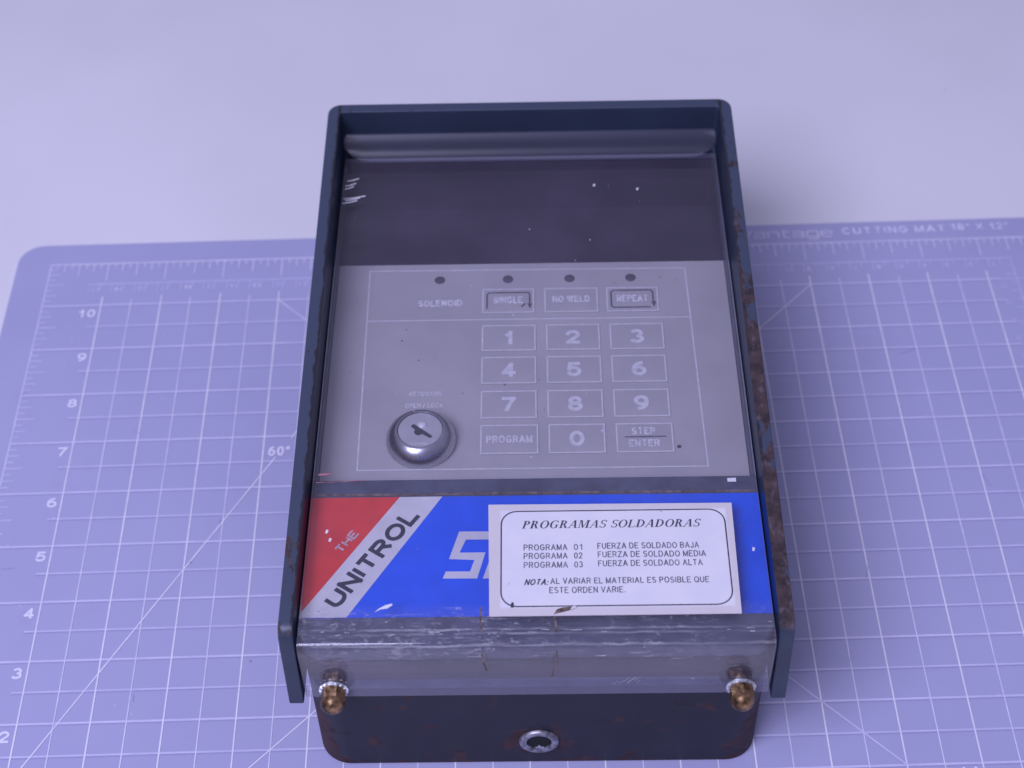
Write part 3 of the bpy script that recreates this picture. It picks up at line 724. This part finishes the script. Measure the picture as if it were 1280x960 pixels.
# down the slope, then curling forward
for k in range(9): s = k / 8; prof.append((8.88 - 0.22 * s, 3.40 - 0.13 * s - 0.02 * math.sin(s * math.pi)))
for k in range(1, 7):
    a = math.radians(k * 14); prof.append((8.66 - 0.11 * math.sin(a) * 1.1, 3.27 - 0.08 * (1 - math.cos(a)) - 0.07 * math.sin(a)))
ln = [0]
for a, b in zip(prof, prof[1:]): ln.append(ln[-1] + math.dist(a, b))
tot = ln[-1]; rr = 0.30; nu = 24
rows = []
for (v, z), l in zip(prof, ln):
    d = tot - l; hw = 2.868 - (0.42 * (1 - math.sqrt(max(0, 1 - ((rr - d) / rr) ** 2))) if d < rr else 0)
    if l < 0.06: hw -= 0.03
    rows.append([(-hw + 2 * hw * i / nu, v, z) for i in range(nu + 1)])
vs = [p for r in rows for p in r]; W_ = nu + 1
q.v = vs
for r in range(len(rows) - 1):
    for i in range(nu):
        q.f.append([r * W_ + i, r * W_ + i + 1, (r + 1) * W_ + i + 1, (r + 1) * W_ + i]); q.mi.append(1 if r > 11 else 0)
lip = q.obj("turned_up_lip", [M_lip, M_lip_highlight], cover, smooth=True, angle=80)
s_ = lip.modifiers.new("thickness", 'SOLIDIFY'); s_.thickness = 0.075 * IN; s_.offset = 0
b_ = lip.modifiers.new("edge", 'BEVEL'); b_.width = 0.02 * IN; b_.segments = 2; b_.limit_method = 'ANGLE'

# wear on the cover: cracks, broken flakes and scratches
def ribbon_v(q, pts, w_, v=VF - 0.004):          # ribbon lying on the vertical lip
    for a, b in zip(pts, pts[1:]):
        q.add([(a[0] - w_ / 2, v, a[1]), (a[0] + w_ / 2, v, a[1]), (b[0] + w_ / 2, v, b[1]), (b[0] - w_ / 2, v, b[1])], [(0, 1, 2, 3)])
zt2 = ZC + 0.003
for pts, vp in (([(-0.66, 0.40), (-0.67, 0.22), (-0.65, 0.03)], [(-0.65, 2.92), (-0.64, 2.70), (-0.60, 2.50)]),
                ([(0.22, 0.30), (0.24, 0.15), (0.25, 0.02)], [(0.25, 2.92), (0.25, 2.70), (0.21, 2.52), (0.19, 2.36)])):
    q = MB(); q.path(pts, 0.022, zt2); ribbon_v(q, vp, 0.020); q.obj("crack", M_dirt, cover)
def flake(pts, z, m=M_chip, name="broken_flake"):
    q = MB(); q.prism(pts, z, z + 0.006); return q.obj(name, m, cover)
flake([(-1.95, 0.33), (-1.88, 0.375), (-1.80, 0.385), (-1.74, 0.43), (-1.745, 0.455), (-1.83, 0.43), (-1.90, 0.385)], zt2)
flake([(0.22, 0.27), (0.33, 0.30), (0.48, 0.345), (0.46, 0.375), (0.33, 0.365), (0.26, 0.34)], zt2 + 0.009, M_dirt, "dirty_tear")
flake([(0.42, 0.325), (0.50, 0.35), (0.48, 0.385), (0.44, 0.37)], zt2 + 0.018, M_chip)
flake([(2.49, 2.27), (2.60, 2.27), (2.60, 2.33), (2.49, 2.325)], zt2)
random.seed(11)
q = MB()
for k in range(26):                       # short bright nicks along the bend
    u = random.uniform(-2.8, 2.8); v = abs(random.gauss(0, 0.07)); L_ = random.uniform(0.02, 0.16) * random.random() + 0.01
    a = (u, v + 0.005); b = (u + L_, v + 0.005 + random.uniform(-0.01, 0.01))
    q.line(a, b, random.uniform(0.003, 0.008), zt2 + 0.0004 * (k % 7))
for k in range(12):
    u = random.uniform(-2.8, 2.8); z = 2.9 - abs(random.gauss(0, 0.08)); L_ = random.uniform(0.02, 0.2)
    q.add([(u, VF - 0.003 - 0.0003 * (k % 5), z), (u + L_, VF - 0.003 - 0.0003 * (k % 5), z + random.uniform(-.01, .01)), (u + L_, VF - 0.003 - 0.0003 * (k % 5), z + 0.005), (u, VF - 0.003 - 0.0003 * (k % 5), z + 0.004)], [(0, 1, 2, 3)])
for i, (v, u0, u1) in enumerate(((8.20, -2.80, -2.62), (8.09, -2.82, -2.66), (8.02, -2.82, -2.69), (7.80, -2.83, -2.5), (7.76, -2.80, -2.58), (7.70, -2.84, -2.62))):
    q.path([(u0, v - 0.02), ((u0 + u1) / 2, v), (u1, v + 0.04)], 0.022, zt2)
for k in range(7):                          # bundle of fine scratches on the lip
    u = 0.95 + k * 0.045 + random.uniform(-.03, .03); za = 2.16 + random.uniform(0, .1); L_ = random.uniform(0.05, 0.16)
    q.add([(u, VF - 0.004, za), (u + 0.004, VF - 0.004, za), (u + 0.003 + L_ * .8, VF - 0.004, za + L_), (u + L_ * .8, VF - 0.004, za + L_)], [(0, 1, 2, 3)])
for k in range(22):                         # dust
    cx = random.uniform(-2.8, 2.8); cy = random.uniform(0.1, 8.4); r = random.uniform(0.004, 0.011)
    q.poly([(cx + r, cy), (cx, cy + r * 1.6), (cx - r, cy), (cx, cy - r)], zt2 + 0.003)
for cx, cy in ((0.97, 8.0), (1.62, 7.9), (-2.62, 1.55), (-2.57, 1.42), (2.72, 1.2)): q.poly([(cx + .02, cy + .02), (cx - .01, cy + .035), (cx - .022, cy - .02), (cx + .005, cy - .03)], zt2 + 0.004)
o = q.obj("scratch_marks", M_chip, cover); o["kind"] = "stuff"
# grime line where the rear edge of the badge meets the deck
q = MB(); q.path([(-2.85, 2.335), (-1.5, 2.33), (0, 2.335), (1.5, 2.33), (2.87, 2.325)], 0.035, 2.790); q.obj("grime_line", M_dirt, dev)
q = MB(); q.path([(-2.80, 2.47), (-2.62, 2.48)], 0.03, zt2); q.path([(-2.82, 2.34), (-2.5, 2.35), (-2.2, 2.37)], 0.012, zt2)
q.obj("red_ink_mark", plain("red_ink", (0.40, 0.16, 0.20), 0.6, var=0.2, scale=9), cover)

# instruction label on the cover
q = MB(); q.prism([(-0.56, 0.252), (2.485, 0.255), (2.508, 1.925), (-0.585, 1.940)], ZC + 0.002, ZC + 0.012)
lab = q.obj("instruction_label", M_paper, dev)
lz = ZC + 0.0155
q = MB(); q.path(rrect(-0.42, 2.40, 0.385, 1.825, 0.20, 6), 0.017, lz, closed=True); q.obj("label_border", M_title, lab)
q = MB(); q.poly([(-0.30, 0.37), (-0.265, 0.37), (-0.265, 0.44), (-0.285, 0.45), (-0.305, 0.41)], lz + .001); q.obj("ink_spot", M_title, lab)
def lt(s, x0, x1, y0, h, **k): return text(s, (x0, x1, y0, y0 + h), lz, k.pop("m", M_text), "lettering", lab, **k)
for (y, num, e, xe) in ((1.215, "01", "BAJA", 2.045), (1.085, "02", "MEDIA", 2.12), (0.950, "03", "ALTA", 2.07)):
    lt("PROGRAMA", -0.140, 0.405, y, 0.092); lt(num, 0.485, 0.590, y, 0.092)
    lt("FUERZA DE SOLDADO " + e, 0.780, xe, y + 0.012, 0.092)
lt("NOTA:", -0.135, 0.165, 0.695, 0.090, bold=0.015, shear=0.35, m=M_title)
lt("AL VARIAR EL MATERIAL ES POSIBLE QUE", 0.185, 2.13, 0.705, 0.092)
lt("ESTE ORDEN VARIE.", 0.170, 1.10, 0.572, 0.092)

# serif bold italic heading, drawn from strokes
def serif_title(s, x0, x1, y0, h, z):
    q = MB(); pen = 0.0; cnt = [0]; TW = 0.17; TN = 0.05; SH = 0.05
    polys = []
    def pl(P): polys.append([(x + pen, y) for x, y in P])
    def stem_(x, wd=TW, ya=0, yb=1, sf=True):
        pl([(x, ya), (x + wd, ya), (x + wd, yb), (x, yb)])
        if sf:
            for y in (ya, yb - SH): pl([(x - 0.09, y), (x + wd + 0.09, y), (x + wd + 0.09, y + SH), (x - 0.09, y + SH)])
    def arc(cx, cy, rx, ry, a0, a1, tw=TW, tn=TN, n=14):
        for k in range(n):
            a = math.radians(a0 + (a1 - a0) * k / n); b = math.radians(a0 + (a1 - a0) * (k + 1) / n)
            f = lambda an, ox, oy: (cx + (rx - ox) * math.cos(an), cy + (ry - oy) * math.sin(an))
            pl([f(a, 0, 0), f(b, 0, 0), f(b, tw, tn), f(a, tw, tn)])
    def diag(xa, ya, xb, yb, wd): pl([(xa, ya), (xa + wd, ya), (xb + wd, yb), (xb, yb)])
    for ch in s:
        if ch == ' ': pen += 0.42; continue
        if ch == 'P': stem_(0.1); arc(0.27, 0.74, 0.38, 0.26, -90, 90); adv = 0.78
        elif ch == 'R': stem_(0.1); arc(0.27, 0.74, 0.36, 0.26, -90, 90); diag(0.58, 0, 0.36, 0.5, TW); pl([(0.55, 0), (0.85, 0), (0.85, SH), (0.55, SH)]); adv = 0.92
        elif ch == 'O': arc(0.44, 0.5, 0.42, 0.52, 0, 360, n=26); adv = 0.95
        elif ch == 'G': arc(0.46, 0.5, 0.42, 0.52, 48, 312, n=20); stem_(0.62, 0.15, 0.06, 0.44, False); pl([(0.52, 0.42), (0.86, 0.42), (0.86, 0.47), (0.52, 0.47)]); diag(0.74, 0.72, 0.70, 0.98, 0.05); adv = 0.98
        elif ch == 'A': diag(0.04, 0, 0.42, 1, 0.055); diag(0.60, 0, 0.40, 1, TW); pl([(0.2, 0.32), (0.66, 0.32), (0.66, 0.37), (0.2, 0.37)]); pl([(-0.04, 0), (0.20, 0), (0.20, SH), (-0.04, SH)]); pl([(0.52, 0), (0.86, 0), (0.86, SH), (0.52, SH)]); adv = 0.92
        elif ch == 'M': stem_(0.10, 0.055); diag(0.42, 0.02, 0.13, 1, 0.15); diag(0.45, 0.02, 0.80, 1, 0.05); stem_(0.80, TW); adv = 1.17
        elif ch == 'S': arc(0.34, 0.745, 0.27, 0.265, 35, 270, 0.12, 0.06); arc(0.34, 0.265, 0.28, 0.275, -145, 90, 0.12, 0.06); diag(0.56, 0.72, 0.56, 0.98, 0.045); diag(0.05, 0.02, 0.05, 0.28, 0.045); adv = 0.70
        elif ch == 'L': stem_(0.1); pl([(0.2, 0), (0.68, 0), (0.68, SH), (0.2, SH)]); diag(0.62, 0, 0.68, 0.26, 0.045); adv = 0.80
        elif ch == 'D': stem_(0.1); arc(0.30, 0.5, 0.50, 0.5, -90, 90); adv = 0.95
        pen += adv
    sh = 0.27; tw_ = pen - 0.1 + sh
    for i, P in enumerate(polys):
        q.poly([(x0 + (x + y * sh) / tw_ * (x1 - x0), y0 + y * h) for x, y in P], z + 0.00025 * (i % 9))
    return q
serif_title("PROGRAMAS SOLDADORAS", -0.165, 2.10, 1.555, 0.118, lz).obj("lettering", M_title, lab)

# cap nuts on the front lip (each with washer and the stud behind it)
TOFRONT = Matrix(((1, 0, 0, 0), (0, 0, -1, 0), (0, 1, 0, 0), (0, 0, 0, 1)))   # z axis -> towards the viewer
def cap_nut(u, wz, spin):
    q = MB()
    R = 0.158
    hexa = [(R * math.cos(math.radians(60 * k + spin)), R * math.sin(math.radians(60 * k + spin))) for k in range(6)]
    q.prism(hexa, 0.045, 0.185)
    prof = [(0.148, 0.18), (0.150, 0.215), (0.142, 0.245), (0.120, 0.285), (0.085, 0.315), (0.04, 0.332), (0.0005, 0.335)]
    q.lathe(prof, (0, 0), 28)
    nut = q.obj("cap_nut", M_brass, dev, smooth=True, angle=40, xf=TOFRONT, loc=(u, VF - 0.002, wz))
    q = MB(); q.lathe([(0.05, 0.002), (0.185, 0.002), (0.188, 0.012), (0.185, 0.024), (0.165, 0.026), (0.163, 0.042), (0.05, 0.044)], (0, 0), 32)
    for k in range(14):
        a = 2 * math.pi * k / 14; c_, s__ = math.cos(a), math.sin(a)
        q.box(0.160 * c_ - 0.015, 0.160 * c_ + 0.015, 0.160 * s__ - 0.012, 0.160 * s__ + 0.012, 0.026, 0.050)
    q.obj("washer", M_zinc, nut, smooth=True, xf=TOFRONT)
    q = MB(); q.lathe([(0.26, -0.118), (0.255, -0.102), (0.09, -0.100)], (0, 0.05), 28); q.obj("nut_reflection", M_black, nut, smooth=True, xf=TOFRONT)  # added black disc, stands in for the nut's dark reflection in the lip
    q = MB(); q.lathe([(0.085, -0.13), (0.085, 0.0)], (0, 0), 16); q.obj("stud", M_brass, nut, smooth=True, xf=TOFRONT)
cap_nut(-2.505, 2.125, 10); cap_nut(2.515, 2.095, 25)

# threaded bushing in the front wall
q = MB(); prof = [(0.262, 0.0), (0.258, 0.035), (0.235, 0.052), (0.190, 0.048), (0.165, 0.035), (0.160, -0.15)]
q.lathe(prof, (0, 0), 40)
bush = q.obj("bushing", M_steel, dev, smooth=True, angle=50, xf=TOFRONT, loc=(0.02, -0.046, 0.585))
q = MB(); q.lathe([(0.161, 0.012), (0.0005, 0.012)], (0, 0), 28); q.obj("bushing_hole", M_black, bush, xf=TOFRONT)
q = MB(); q.prism([(-0.05, -0.14), (-0.02, -0.13), (0.0, -0.07), (0.03, -0.12), (0.07, -0.13), (0.06, -0.155), (-0.03, -0.158)], 0.014, 0.030)
q.obj("metal_burr", M_zinc, bush, xf=TOFRONT)
